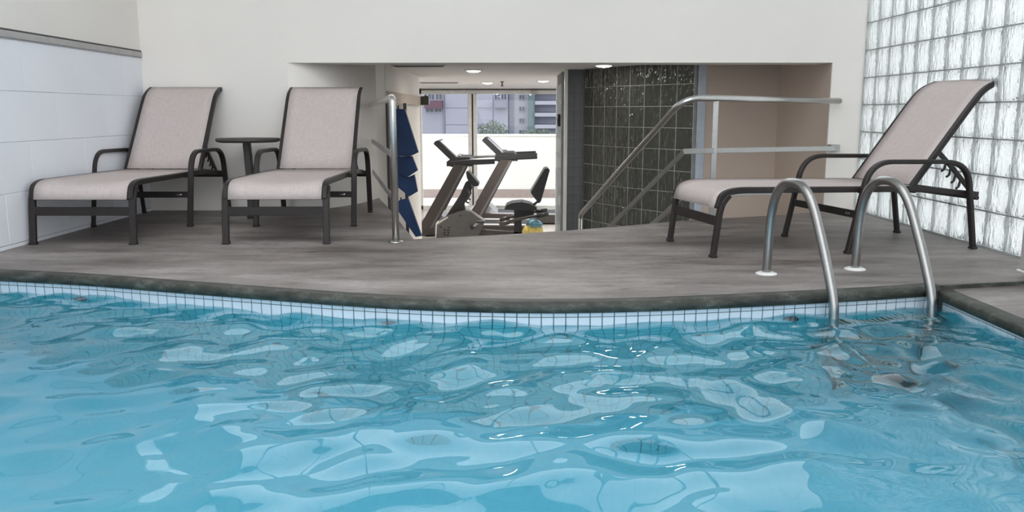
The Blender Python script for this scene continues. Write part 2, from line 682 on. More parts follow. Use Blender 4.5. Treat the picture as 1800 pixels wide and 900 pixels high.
def tile_run(pts):
    """positions and directions at equal spacing along pts"""
    out = []; acc = 0.0; nxt = TS / 2
    for a, b in zip(pts[:-1], pts[1:]):
        L = (b - a).length
        while nxt <= acc + L:
            t = (nxt - acc) / L
            out.append((a.lerp(b, t), math.atan2((b - a).y, (b - a).x)))
            nxt += TS
        acc += L
    return out


run = [r for r in tile_run(wall_pts) if -2.62 < r[0].x < 1.9]
JZ = -0.0655                                 # joint between the cut top row and the first whole row
below = MB()
for (p, a) in run:
    rot = Matrix.Rotation(a, 4, 'Z')
    jig = Matrix.Rotation(random.uniform(-0.006, 0.006), 4, 'Z') @ Matrix.Rotation(random.uniform(-0.006, 0.006), 4, 'X')
    piece('tile', tile_half, pool_wall, Matrix.Translation((p.x, p.y, JZ + 0.0095)) @ rot @ jig)
    piece('tile', tile_me, pool_wall, Matrix.Translation((p.x, p.y, JZ - TS / 2)) @ rot @ jig)
    for k in range(1, 24):
        below.box((-0.0228, -0.004, -0.0228), (0.0228, 0.0, 0.0228), 0, Matrix.Translation((p.x, p.y, JZ - TS * (k + 0.5))) @ rot)
below.build('tile_field', 'tile_uw', pool_wall, 'stuff')
below = MB()
for i in range(100):
    y = 3.60 - TS * (i + 0.5)
    rot = Matrix.Rotation(-math.pi / 2, 4, 'Z')
    if i < 16:
        piece('tile', tile_half, pool_side, Matrix.Translation((POOL_X1 + 0.006, y, JZ - 0.0025)) @ rot)
        piece('tile', tile_me, pool_side, Matrix.Translation((POOL_X1 + 0.006, y, JZ - TS / 2 - 0.012)) @ rot)
    for k in range(1 if i < 16 else 0, 24):
        below.box((-0.0228, -0.004, -0.0228), (0.0228, 0.0, 0.0228), 0, Matrix.Translation((POOL_X1 + 0.006, y, JZ - 0.012 - TS * (k + 0.5))) @ rot)
below.build('tile_field', 'tile_uw', pool_side, 'stuff')

# ------------------------------------------------------------------ water: a wavy sheet
rng = np.random.default_rng(11)
nx, ny = 300, 330
xs = np.linspace(XL, POOL_X1 + 0.004, nx)
ys = np.linspace(-1.55, 4.02, ny)
X, Y = np.meshgrid(xs, ys)
Hh = np.zeros_like(X)


def waves(n, lmin, lmax, slope, dir0, spread):
    h = np.zeros_like(X)
    for _ in range(n):
        lam = math.exp(rng.uniform(math.log(lmin), math.log(lmax)))
        th = dir0 + rng.normal() * spread
        k = 2 * math.pi / lam
        ph = rng.uniform(0, 2 * math.pi)
        h += slope / k * np.sin(k * (X * math.cos(th) + Y * math.sin(th)) + ph)
    return h / math.sqrt(n)


Hh += waves(34, 0.18, 0.50, 0.165, 1.75, 0.8)
Hh += waves(10, 0.8, 1.6, 0.045, 1.2, 0.8)
lad = np.exp(-(((X - 1.50) / 0.46) ** 2 + ((Y - 2.70) / 0.85) ** 2))
lft = 1 / (1 + np.exp((X + 0.6) * 3))
Hh += waves(28, 0.09, 0.24, 0.34, 0.5, 1.3) * lad
Hh += waves(26, 0.08, 0.22, 0.10, 1.4, 1.0) * (0.55 + 0.45 * lft)
keep = {}
vs = []
Zw = WATER + Hh
ey = np.array([edge_y(x) for x in xs])
idx = -np.ones((ny, nx), int)
for j in range(ny):
    for i in range(nx):
        y = ys[j]
        lim = ey[i] + 0.004
        if y - (ys[1] - ys[0]) <= lim:
            idx[j, i] = len(vs)
            vs.append((xs[i], min(y, lim), Zw[j, i]))
fs = []
for j in range(ny - 1):
    for i in range(nx - 1):
        q = (idx[j, i], idx[j, i + 1], idx[j + 1, i + 1], idx[j + 1, i])
        if min(q) >= 0:
            fs.append(q)
wat = MB().addmesh(vs, fs, True).build('pool_water', 'water')
wat['kind'] = 'structure'

# round return inlets in the pool wall, just under water
for (x, lab) in ((-2.03, 'dark round water inlet under the curved rim below the chaise by the left wall'),
                 (-0.515, 'dark round water inlet under the curved rim below the handrail post'),
                 (1.17, 'dark round water inlet under the curved rim beside the pool ladder')):
    y = edge_y(x) - 0.002
    t = thing('pool_inlet', lab, 'inlet', (x, y, -0.155), 0, 'inlets in the pool wall')
    m = Matrix.Rotation(math.pi / 2, 4, 'X')
    ring = MB().lathe([(0.024, 0.0), (0.036, 0.0), (0.034, 0.008), (0.026, 0.010), (0.024, 0.004)], 18)
    ring.v = [tuple(m @ Vector(p)) for p in ring.v]
    ring.build('ring', 'gym_grey', t)
    hole = MB().lathe([(0.0001, 0.003), (0.0245, 0.003)], 18)
    hole.v = [tuple(m @ Vector(p)) for p in hole.v]
    hole.build('nozzle', 'rubber', t)

# ------------------------------------------------------------------ walls of the pool hall
CLER = 1.74      # sill of the unseen clerestory, added to put bright patches on the water
wb = MB()
wb.box((XL - 0.2, YB, -0.3), (-1.708, YB + 0.2, CLER))
wb.box((-1.708, YB, LINTEL), (2.40, YB + 0.30, CLER))
wb.box((2.40, YB, LINTEL), (XR + 0.1, YB + 0.2, CLER)).box((2.402, YB, -0.3), (XR + 0.1, YB + 0.03, LINTEL))
struct('wall_back', wb, 'cream')
w3 = struct('unseen_clerestory', MB().box((XL - 0.1, YB, CLER), (XR + 0.1, YB + 0.12, CLER + 0.06)).box((XL - 0.1, YB, WTOP - 0.2), (XR + 0.1, YB + 0.12, WTOP)), 'alu')
for k in range(5):
    x = XL + (XR - XL) * k / 4
    MB().box((x - 0.025, YB, CLER + 0.06), (x + 0.025, YB + 0.1, WTOP - 0.2), 0.003).build('mullion', 'alu', w3)
    if k < 4:
        MB().box((x + 0.025, YB + 0.05, CLER + 0.06), (x + (XR - XL) / 4 - 0.025, YB + 0.056, WTOP - 0.2)).build('pane', 'pane', w3)
# curved plaster reveal leading into the stair passage
rv = MB()
pl = [(p.x, p.y) for p in rev] + [(-1.20, 7.98), (-1.40, 7.98), (-1.9, 6.85), (-1.9, YB + 0.01)]
rv.prism(pl, GF, GC, smooth=False)
o = struct('wall_left_reveal', rv, 'cream')
for pg in o.data.polygons:
    if abs(pg.normal.z) < 0.5 and pg.center.y < 7.46 and pg.center.x > -1.72:
        pg.use_smooth = True

# left wall: painted masonry below, plaster above, a metal strip between
# unseen ceiling added over the deck to dim light from above; pool left open
struct('unseen_ceiling_hall', MB().box((XL - 0.2, 3.2, WTOP), (XR + 0.2, YB + 0.3, WTOP + 0.2)), 'cream')
struct('wall_left_upper', MB().box((XL - 0.2, -1.5, 1.16), (XL, YB, WTOP)), 'cream')
wl = struct('wall_left', MB().box((XL - 0.2, -1.5, -0.3), (XL - 0.012, YB, 1.16)), 'white_block')
BH = 0.2825
cache = {}
for r in range(4):
    z0 = 0.022 + r * BH
    off = 0.3 if r % 2 else 0.0
    y = YB - off if off else YB
    edges_y = [YB]
    yy = YB - (0.33 if r % 2 else 0.62)
    while yy > 1.8:
        edges_y.append(yy); yy -= 0.62
    edges_y.append(1.8)
    for a, b in zip(edges_y[:-1], edges_y[1:]):
        L = round(a - b, 3)
        if L not in cache:
            me = MB().box((-0.012, -L / 2 + 0.0008, -BH / 2 + 0.0008), (0.0, L / 2 - 0.0008, BH / 2 - 0.0008), 0.0015).mesh('masonry_block')
            me.materials.append(M['white_block'])
            cache[L] = me
        piece('masonry_block', cache[L], wl, Matrix.Translation((XL + random.uniform(-0.0006, 0.0004), (a + b) / 2, z0 + BH / 2)))
MB().box((XL - 0.012, 1.8, 0.0), (XL - 0.001, YB, 0.020)).build('base_course', 'white_block', wl)
struct('trim_3', MB().box((XL, -1.5, 1.160), (XL + 0.012, YB, 1.198), 0.002), 'trim')
struct('trim_4', MB().box((XL, -1.5, 1.199), (XL + 0.006, YB, 1.209)), 'dark_line')

# right wall of glass blocks
wr = struct('wall_right', MB().box((XR - 0.004, -1.5, -0.3), (XR + 0.10, YB, 0.004)), 'mortar')
BL = 0.2
bl_me = MB().box((-0.04, -0.096, -0.096), (0.04, 0.096, 0.096), 0.006).mesh('glass_block')
bl_me.materials.append(M['block'])
mort = MB()
NR, NC = 22, 38
Y0 = YB - 0.006
for r in range(NR + 1):
    z = 0.006 + r * BL
    mort.box((XR + 0.006, Y0 - NC * BL, z - 0.004), (XR + 0.074, Y0, z + 0.004))
for c in range(NC + 1):
    y = Y0 - c * BL
    mort.box((XR + 0.008, y - 0.0045, 0.0), (XR + 0.072, y + 0.0045, NR * BL))
mort.build('mortar', 'mortar', wr)
rest = MB()
for r in range(NR):
    for c in range(NC):
        cen = (XR + 0.04, Y0 - (c + 0.5) * BL, 0.006 + (r + 0.5) * BL)
        if r < 10 and c < 15:
            piece('glass_block', bl_me, wr, Matrix.Translation(cen))
        else:
            rest.box((cen[0] - 0.04, cen[1] - 0.0945, cen[2] - 0.0945), (cen[0] + 0.04, cen[1] + 0.0945, cen[2] + 0.0945))
rest.build('glass_block_field', 'block', wr, 'stuff')
# pale post at the far right, cut by the frame in the photograph
t = thing('short_post', 'short pale grey post standing on the deck before the glass block wall', 'post', (2.452, 3.93, 0))
MB().box((-0.036, -0.04, 0), (0.036, 0.04, 0.010), 0.002).build('base_plate', 'alu', t)
MB().box((-0.03, -0.03, 0.012), (0.03, 0.03, 0.22), 0.004).build('shaft', 'trim', t)

# ------------------------------------------------------------------ passage and gym shell
cl = MB()
cl.box((-2.2, YB + 0.30, GC), (3.6, 16.6, GC + 0.25))
gc = struct('ceiling', cl, 'ceil')
struct('floor', MB().box((-2.4, 4.6, GF - 0.1), (3.6, 16.7, GF)), 'gym_floor')
# left wall of the passage: wall up to the doorway, header, end pier
struct('wall_left_passage', MB().box((-1.40, 9.62, GF), (-1.205, 10.9, GC)), 'cream')
hd = MB().box((-1.40, 7.98, 0.84), (-1.19, 9.62, GC))
struct('door_1', hd, 'cream')
struct('trim_5', MB().box((-1.19, 7.98, 0.835), (-1.165, 10.9, 0.945), 0.004), 'beige')
struct('trim_6', MB().box((-1.24, 7.985, GF), (-1.185, 8.06, 0.835), 0.003), 'dark_line')
struct('wall_left_room', MB().box((-2.4, 7.5, GF), (-2.2, 10.9, GC)), 'cream')
struct('wall_left_gym', MB().box((-2.2, 10.9, GF), (-1.40, 11.0, GC)), 'cream')
struct('wall_left_far', MB().box((-2.4, 11.0, GF), (-2.2, 16.6, GC)), 'cream')
# right: jamb, beige alcove wall
struct('wall_right_jamb', MB().box((2.40, YB + 0.012, GF), (2.6, 7.75, LINTEL)).box((2.40, YB + 0.3, LINTEL), (2.6, 7.75, GC)), 'beige')
struct('wall_right_alcove', MB().box((1.70, 7.75, GF), (2.6, 7.92, GC)), 'beige')
struct('trim_7', MB().box((1.672, 7.745, GF), (1.745, 7.86, GC), 0.003), 'blue_trim')
struct('wall_right_gym', MB().box((3.4, 7.92, GF), (3.6, 10.2, GC)), 'cream')
w2 = struct('added_window', MB().box((3.4, 10.2, GF), (3.5, 16.6, GF + 0.1)).box((3.4, 10.2, 1.10), (3.5, 16.6, GC)), 'alu')  # unseen side window, added to bring more daylight into the gym
for k in range(5):
    MB().box((3.4, 10.2 + 1.58 * k, GF + 0.1), (3.5, 10.28 + 1.58 * k, 1.10), 0.004).build('mullion', 'alu', w2)
for k in range(4):
    MB().box((3.44, 10.28 + 1.58 * k, GF + 0.1), (3.446, 11.78 + 1.58 * k, 1.10)).build('pane', 'pane', w2)

# curved partition of glass blocks, the unlit room behind painted into their colour
arc = [(1.665, 7.780), (1.540, 7.936), (1.416, 8.094), (1.286, 8.246), (1.169, 8.408), (1.064, 8.578), (0.963, 8.751), (0.866, 8.926), (0.793, 9.112)]
part = MB()
dk_me = MB().box((-0.097, -0.04, -0.097), (0.097, 0.04, 0.097), 0.005).mesh('dark_room_block')
dk_me.materials.append(M['block_dark'])
part.box((0.80, 9.05, GF), (0.86, 9.11, GF + 0.02))
pw2 = struct('wall_right_curved', part, 'mortar_pale')
mo = MB()
ZJ = [0.808 + 0.2 * k for k in range(-10, 2)]
for k in range(8):
    a = Vector((*arc[k], 0)); b = Vector((*arc[k + 1], 0))
    ang = math.atan2(b.y - a.y, b.x - a.x)
    mid = (a + b) / 2
    nrm = Vector((-(b - a).y, (b - a).x, 0)).normalized()
    if nrm.x > 0:
        nrm = -nrm                      # nrm faces the passage
    for z in ZJ[:-1] + [ZJ[-1]]:
        if z + 0.2 > GC + 0.01 or z < GF - 0.05:
            continue
        piece('glass_block', dk_me, pw2, Matrix.Translation((mid.x, mid.y, z + 0.1)) @ Matrix.Rotation(ang, 4, 'Z'))
    rot = Matrix.Translation((mid.x, mid.y, 0)) @ Matrix.Rotation(ang, 4, 'Z')
    for z in ZJ:
        if z > GF:
            mo.box((-0.1, -0.036, z - 0.003), (0.1, 0.036, z + 0.003), 0, rot)
    mo.box((-0.1, -0.035, 1.008), (0.1, 0.035, GC), 0, rot)
for k in range(9):
    a = Vector((*arc[k], 0))
    i0, i1 = max(k - 1, 0), min(k + 1, 8)
    ang = math.atan2(arc[i1][1] - arc[i0][1], arc[i1][0] - arc[i0][0])
    mo.box((-0.003, -0.036, GF), (0.003, 0.036, GC), 0, Matrix.Translation((a.x, a.y, 0)) @ Matrix.Rotation(ang, 4, 'Z'))
mo.build('mortar', 'mortar_pale', pw2)
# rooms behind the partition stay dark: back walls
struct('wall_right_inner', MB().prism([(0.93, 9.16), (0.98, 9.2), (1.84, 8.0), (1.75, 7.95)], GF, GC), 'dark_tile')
# charcoal tiled pier, with its courses
pier = struct('pillar_tiled', MB().box((0.575, 9.16, GF), (0.80, 9.55, GC)), 'dark_tile')
pt = MB().box((-0.0365, -0.004, -0.049), (0.0365, 0, 0.049), 0.001).mesh('wall_tile')
pt.materials.append(M['dark_tile'])
for k in range(23):
    for c in range(3):
        piece('wall_tile', pt, pier, Matrix.Translation((0.6125 + 0.075 * c, 9.16, GF + 0.05 + 0.1 * k)))
struct('trim_8', MB().box((0.545, 9.12, GF), (0.578, 9.22, GC - 0.0), 0.003), 'alu')
# partition that runs on towards the gym, seen almost end-on
pe = struct('wall_right_partition', MB().box((0.70, 9.56, GF), (0.76, 9.60, GC)), 'mortar_pale')
e_me = MB().box((-0.04, -0.0955, -0.0955), (0.04, 0.0955, 0.0955), 0.006).mesh('gym_block')
e_me.materials.append(M['block'])
mo = MB()
for k in range(6):
    y = 9.70 + 0.2 * k
    x = 0.575
    for r in range(11):
        piece('glass_block', e_me, pe, Matrix.Translation((x, y, GF + 0.105 + 0.2 * r)))
    mo.box((x - 0.036, y - 0.104, GF), (x + 0.036, y - 0.0958, GC))
for r in range(12):
    mo.box((0.539, 9.60, GF + 0.001 + 0.2 * r), (0.611, 10.8, GF + 0.009 + 0.2 * r))
mo.build('mortar', 'mortar_pale', pe)

# stairs down into the gym
d = Vector((-0.37, 0.93, 0)).normalized(); e = Vector((0.93, 0.37, 0)).normalized()
st0 = Vector((-0.60, 4.985, 0))
stairs = bpy.data.objects.new('stairs', None); COL.objects.link(stairs); stairs['kind'] = 'structure'
for k in range(6):
    z1 = -0.163 * (k + 1)
    a = st0 + d * (0.28 * k); b = st0 + d * (0.28 * (k + 1) + 0.02)
    q = [a, a + e * 1.95, b + e * 1.95, b]
    MB().prism([(p.x, p.y) for p in q], GF, z1).build('stair_step', 'concrete', stairs)

# gym window to the terrace
wy = 16.5
win = MB()
win.box((-2.2, wy, GF), (3.4, wy + 0.10, GF + 0.07))
win.box((-2.2, wy, 1.10), (3.4, wy + 0.10, GC))
win.box((-2.2, wy, GF), (-1.79, wy + 0.10, GC))
w1 = struct('window_1', win, 'alu')
for (a, b) in ((-0.885, -0.815), (-0.785, -0.715), (1.2, 1.3), (2.4, 2.5)):
    MB().box((a, wy - 0.01, GF + 0.07), (b, wy + 0.09, 1.10), 0.004).build('mullion', 'alu', w1)
for (a, b) in ((-1.79, -0.885), (-0.715, 1.2), (1.3, 2.4), (2.5, 3.4)):
    MB().box((a, wy + 0.045, GF + 0.07), (b, wy + 0.051, 1.10)).build('pane', 'pane', w1)
MB().box((-0.815, wy + 0.03, GF + 0.07), (-0.785, wy + 0.05, 1.10)).build('mullion_gasket', 'dark_line', w1)
struct('trim_9', MB().box((-2.2, wy - 0.06, 1.17), (3.4, wy - 0.02, 1.188)), 'dark_line')
t = thing('wall_lamp', 'small round lamp on the window head above the right pane', 'lamp', (0.40, wy - 0.02, 1.135))
m = Matrix.Rotation(math.pi / 2, 4, 'X')
for nm, pr, mt in (('ring', [(0.035, 0), (0.06, 0), (0.058, 0.03), (0.04, 0.035)], 'trim'), ('lens', [(0.0001, 0.02), (0.04, 0.015)], 'white_plastic')):
    mb = MB().lathe(pr, 16); mb.v = [tuple(m @ Vector(p)) for p in mb.v]; mb.build(nm, mt, t)

# ceiling fittings
for (x, y, lamp_w, lab) in ((-0.43, 9.2, 2.0, 'round recessed downlight in the gym ceiling nearest the pool hall'),
                    (-0.40, 13.0, 24.0, 'round recessed downlight in the gym ceiling above the treadmills'),
                    (0.42, 12.2, 14.0, 'round recessed downlight in the gym ceiling beside the glass block edge'),
                    (1.02, 7.55, 1.0, 'round recessed downlight just above the dark glass block wall'),
                    (0.86, 8.20, 0.4, 'round recessed downlight above the left end of the dark glass blocks')):
    t = thing('downlight', lab, 'lamp', (x, y, GC), 0, 'downlights in the gym ceiling')
    MB().lathe([(0.075, 0.0), (0.10, 0.0), (0.098, -0.008), (0.078, -0.012)], 20).build('bezel', 'white_plastic', t)
    MB().lathe([(0.080, -0.011), (0.05, -0.024), (0.0001, -0.030)], 20).build('lens', 'lamp', t)
    ld = bpy.data.lights.new('downlight_beam', 'AREA'); ld.shape = 'DISK'; ld.size = 0.15; ld.energy = lamp_w; ld.color = (1, 0.95, 0.88)
    lo = bpy.data.objects.new('downlight_beam', ld); COL.objects.link(lo); lo.parent = t; lo.location = (0, 0, -0.034)
for (x0, x1, y, lab) in ((-1.17, -0.66, 8.3, 'dark slot air vent in the ceiling at the passage mouth'), (-1.43, -0.84, 13.0, 'dark slot air vent in the ceiling above the first treadmill')):
    t = thing('ceiling_vent', lab, 'vent', ((x0 + x1) / 2, y, GC), 0)
    w = (x1 - x0) / 2
    MB().box((-w, -0.09, -0.012), (w, 0.09, 0.0), 0.002).build('frame', 'trim', t)
    for k in range(3):
        MB().box((-w + 0.02, -0.065 + 0.05 * k, -0.016), (w - 0.02, -0.035 + 0.05 * k, -0.012)).build('slot', 'rubber', t)
t = thing('sprinkler', 'small sprinkler head hanging from the gym ceiling', 'sprinkler', (-0.17, 12.6, GC))
MB().lathe([(0.03, 0), (0.03, -0.01), (0.012, -0.015), (0.012, -0.06)], 12).build('stem', 'gym_mid', t)
MB().lathe([(0.0001, -0.075), (0.028, -0.072), (0.028, -0.066), (0.012, -0.06)], 12).build('deflector', 'gym_mid', t)

# ------------------------------------------------------------------ outside
struct('terrace', MB().box((-9, 16.7, GF - 0.15), (9, 18.95, GF)), 'terrace')
pp = struct('parapet', MB().box((-9, 18.8, GF), (9, 18.95, 0.23)), 'parapet')
MB().box((-9, 18.77, 0.23), (9, 18.98, 0.27), 0.005).build('coping', 'parapet', pp)
MB().box((-9, 18.785, GF), (9, 18.8, GF + 0.19)).build('skirting', 'terrace_brown', pp)
struct('ground', MB().box((-90, 19.5, -6.2), (90, 160, -6)), 'ground')
struct('ground_side', MB().box((XR + 1.3, -20, GF - 0.2), (40, 19, GF - 0.1)), 'terrace')
struct('rear_deck', MB().box((-12, -14, -0.3), (12, -1.7, 0.0)), 'concrete')


def windows(parent, rects, y, mat='bpane', frame='lav2'):
    for (x0, x1, z0, z1) in rects:
        f = MB()
        w = 0.03
        f.box((x0 - w, y - 0.06, z0 - w), (x1 + w, y, z0)); f.box((x0 - w, y - 0.06, z1), (x1 + w, y, z1 + w))
        f.box((x0 - w, y - 0.06, z0), (x0, y, z1)); f.box((x1, y - 0.06, z0), (x1 + w, y, z1))
        f.box(((x0 + x1) / 2 - 0.012, y - 0.05, z0), ((x0 + x1) / 2 + 0.012, y, z1))
        fo = f.build('window', frame, parent)
        MB().box((x0, y - 0.02, z0), (x1, y + 0.01, z1)).build('pane', mat, fo)


FY = 45.0
b1 = thing('apartment_building', 'pale lavender building with blank panelled wall and a plum balcony beyond the terrace', 'building', (0, 0, 0))
MB().box((-12, FY, -6), (-0.30, FY + 9, 12)).build('wall', 'lav', b1)
# recessed joints shown as panels standing proud
for (x0, x1) in ((-3.62, -2.42), (-2.36, -1.10)):
    for (z0, z1) in ((-2.3, 0.08), (0.11, 0.95), (0.98, 1.84), (1.87, 2.8)):
        MB().box((x0, FY - 0.05, z0), (x1, FY, z1), 0.004).build('panel', 'lav', b1)
MB().box((-3.72, FY - 0.09, -6), (-3.65, FY, 6)).build('downpipe', 'joint', b1)
MB().box((-4.66, FY - 0.5, 0.95), (-3.74, FY, 1.36), 0.01).build('balcony', 'purple', b1)
windows(b1, [(-4.5, -4.18, 1.40, 1.9), (-4.1, -3.78, 1.40, 1.9), (-4.64, -4.24, 0.77, 0.93), (-4.18, -3.80, 0.77, 0.93)], FY)
MB().box((-1.02, FY - 0.45, 0.97), (-0.37, FY, 1.36), 0.01).build('balcony', 'joint', b1)
windows(b1, [(-1.0, -0.72, 1.42, 1.78), (-0.66, -0.38, 1.42, 1.78)], FY)

b2 = thing('apartment_building', 'taller flats with teal grey pillar and stacked balconies beyond the terrace', 'building', (0, 0, 0))
MB().box((-0.28, FY + 0.4, -6), (9, FY + 10, 14)).build('wall', 'lav2', b2)
MB().box((-0.26, FY + 0.25, -6), (-0.02, FY + 0.4, 14)).build('corner_strip', 'joint', b2)
MB().box((0.76, FY - 0.25, -6), (1.10, FY + 0.4, 14)).build('pillar', 'teal', b2)
for k in range(-5, 8):
    z = 0.52 + 0.615 * k
    windows(b2, [(0.30, 0.56, z - 0.33, z - 0.10)], FY + 0.4)
    MB().box((1.10, FY - 0.2, z), (2.6, FY + 0.4, z + 0.20), 0.01).build('balcony', 'lav2', b2)
    windows(b2, [(1.22, 1.50, z - 0.36, z - 0.04), (1.66, 1.84, z - 0.36, z - 0.04), (1.95, 2.2, z - 0.36, z - 0.04)], FY + 0.4)
    MB().box((1.10, FY + 0.30, z - 0.38), (2.6, FY + 0.40, z - 0.0)).build('recess', 'joint', b2)

b3 = thing('low_building', 'low grey building behind the parapet left of the plum balcony', 'building', (0, 0, 0))
MB().box((-16, FY + 12, -6), (-6, FY + 20, 10)).build('wall', 'lav2', b3)
MB().box((-16.2, FY + 11.8, 10), (-5.8, FY + 20.2, 10.3)).build('roof', 'joint', b3)
windows(b3, [(-8, -7.2, 1, 2), (-10, -9.2, 1, 2)], FY + 12)


def bush(name, label, x, y, zc, w, h, seed):
    rnd = random.Random(seed)
    t = thing(name, label, 'tree', (x, y, -6), 0, 'tree tops behind the parapet')
    MB().tube([(0, 0, 0), (0.05, 0, zc + 6 - h * 0.3)], 0.07, 8).build('trunk', 'gym_grey', t)
    c = MB()
    for _ in range(900):
        a = rnd.uniform(0, 2 * math.pi); u = rnd.uniform(-1, 1); rr = rnd.uniform(0.55, 1.0)
        s = math.sqrt(1 - u * u)
        p = Vector((w * rr * s * math.cos(a), 0.6 * w * rr * s * math.sin(a), zc + 6 + h * rr * u))
        q = 0.05
        v1 = Vector((rnd.uniform(-1, 1), rnd.uniform(-1, 1), rnd.uniform(-1, 1))).normalized() * q
        v2 = Vector((rnd.uniform(-1, 1), rnd.uniform(-1, 1), rnd.uniform(-1, 1))).normalized() * q * 0.6
        c.addmesh([p - v1, p + v2, p + v1, p - v2], [(0, 1, 2, 3)])
    c.build('crown', 'leaf', t)


bush('tree', 'grey green tree top showing above the parapet behind the second treadmill console', -0.80, 32.0, 0.02, 0.62, 0.42, 3)
bush('tree', 'grey green tree top above the parapet at the foot of the teal pillar', 0.95, 34.0, -0.22, 0.75, 0.34, 5)

# ------------------------------------------------------------------ chaise longues
Yv = Vector((0, 1, 0))


def make_chaise(name, label, loc, rz, group):
    t = thing(name, label, 'lounger', loc, rz, group)
    WF, WA, WB = 0.283, 0.325, 0.262
    rail_pts = round_path([(0.022, 0, 0.262), (0.045, 0, 0.352), (1.20, 0, 0.338), (1.575, 0, 0.300)], [0.13, 0.1], 10)
    for s in (-1, 1):
        MB().bar([p + Yv * (s * WF) for p in rail_pts], 0.030, 0.032, Yv).build('side_rail', 'frame', t)
        lg = MB().bar(round_path([(0.0, s * (WF + 0.006), 0.006), (0.032, s * (WF + 0.006), 0.275), (0.075, s * (WF + 0.006), 0.325)], 0.06, 5), 0.038, 0.026, Yv).build('leg', 'frame', t)
        MB().box((-0.017, s * (WF + 0.006) - 0.022, 0.0), (0.017, s * (WF + 0.006) + 0.022, 0.014), 0.003).build('foot_cap', 'rubber', lg)
        ap = round_path([(0.765, s * WA, 0.006), (0.865, s * WA, 0.492), (1.395, s * WA, 0.486), (1.475, s * WA, 0.42), (1.545, s * WA, 0.006)], [0.13, 0.09, 0.07], 9)
        am = MB().bar(ap, 0.036, 0.024, Yv, 0.005).build('arm_frame', 'frame', t)
        for x in (0.765, 1.545):
            MB().box((x - 0.016, s * WA - 0.020, 0.0), (x + 0.016, s * WA + 0.020, 0.014), 0.003).build('foot_cap', 'rubber', am)
        # link between arm and side rail
        MB().box((0.83, s * WF, 0.322), (0.855, s * WA, 0.345)).box((1.49, s * WF, 0.295), (1.515, s * WA, 0.318)).build('bracket', 'frame', t)
        # notched adjuster strap
        st = MB().bar([(1.335, s * 0.235, 0.545), (1.45, s * 0.235, 0.44), (1.555, s * 0.235, 0.335), (1.60, s * 0.235, 0.285)], 0.012, 0.026, Yv, 0.002)
        for k in range(4):
            x = 1.40 + 0.034 * k; z = 0.475 - 0.033 * k
            st.bar([(x, s * 0.235, z), (x - 0.008, s * 0.235, z - 0.035), (x - 0.024, s * 0.235, z - 0.046)], 0.012, 0.011, Yv, 0.002)
        st.build('adjuster', 'frame', t)
        # back frame upright
        bp = round_path([(1.165, s * WB, 0.336), (1.515, s * WB, 0.805), (1.585, s * WB, 0.885), (1.690, s * WB, 0.925)], [0.12, 0.06], 7)
        MB().bar(bp, 0.026, 0.030, Yv).build('back_rail', 'frame', t)
    MB().bar([(0.020, -WF, 0.190), (0.020, WF, 0.190)], 0.012, 0.050, (1, 0, 0), 0.002).build('front_stretcher', 'frame', t)
    MB().bar([(0.03, -WF, 0.262), (0.03, WF, 0.262)], 0.022, 0.014, (1, 0, 0), 0.003).build('hem_rod', 'frame', t)
    cs = MB().bar([(0.807, -WA, 0.210), (0.807, WA, 0.210)], 0.014, 0.040, (1, 0, 0), 0.002).build('cross_stretcher', 'frame', t)
    mb = MB().lathe([(0.0001, 0.003), (0.012, 0.003), (0.014, 0.0)], 14)
    mr = Matrix.Translation((0.799, -0.25, 0.210)) @ Matrix.Rotation(-math.pi / 2, 4, 'Y') @ Matrix.Diagonal((0.7, 1.6, 1, 1))
    mb.v = [tuple(mr @ Vector(p)) for p in mb.v]
    mb.build('maker_badge', 'steel', cs)
    MB().tube([(1.545, -WA, 0.285), (1.545, WA, 0.285)], 0.012, 10).build('rear_stretcher', 'frame', t)
    MB().tube([(1.18, -WF, 0.325), (1.18, WF, 0.325)], 0.011, 10).build('hinge_rod', 'frame', t)
    MB().tube([(1.315, -0.25, 0.525), (1.315, 0.25, 0.525)], 0.010, 8).build('back_cross_rod', 'frame', t)
    MB().tube([(1.600, -0.25, 0.285), (1.600, 0.25, 0.285)], 0.012, 8).build('adjuster_rod', 'frame', t)
    for s in (-1, 1):
        MB().bar([(1.20, s * 0.25, 0.350), (1.58, s * 0.25, 0.300)], 0.012, 0.022, Yv, 0.002).build('rear_link', 'frame', t)
    MB().tube(round_path([(1.690, -WB, 0.925), (1.690, WB, 0.925)], 0.01), 0.012, 10).build('top_rod', 'frame', t)

    def sling(path, hw, name, sag, lift):
        P = [Vector(p) for p in path]
        n = len(P)
        NW = 9
        vs = []; fs = []
        for i in range(n):
            T = (P[min(i + 1, n - 1)] - P[max(i - 1, 0)]).normalized()
            N = Vector((-T.z, 0, T.x))
            if N.z < -0.2:
                N = -N
            fr = math.sin(math.pi * i / (n - 1)) ** 0.5 if 0 < i < n - 1 else 0
            for side in (0, 1):
                for j in range(NW):
                    u = -1 + 2 * j / (NW - 1)
                    d_ = lift - sag * fr * (1 - u * u) - (0.003 if side else 0)
                    vs.append(P[i] + Yv * (u * hw) + N * d_)
        K = 2 * NW
        for i in range(n - 1):
            for j in range(NW - 1):
                a = i * K + j
                fs.append((a, a + K, a + K + 1, a + 1))
                a = i * K + NW + j
                fs.append((a, a + 1, a + K + 1, a + K))
            a = i * K; fs.append((a, a + NW, a + K + NW, a + K))
            a = i * K + NW - 1; fs.append((a, a + K, a + K + NW, a + NW))
        for i in (0, n - 1):
            for j in range(NW - 1):
                a = i * K + j
                fs.append((a, a + 1, a + NW + 1, a + NW))
        bm = bmesh.new()
        bv = [bm.verts.new(v) for v in vs]
        for f in fs:
            bm.faces.new([bv[k] for k in f])
        bmesh.ops.recalc_face_normals(bm, faces=bm.faces[:])
        me = bpy.data.meshes.new(name); bm.to_mesh(me); bm.free()
        me.polygons.foreach_set('use_smooth', [True] * len(me.polygons))
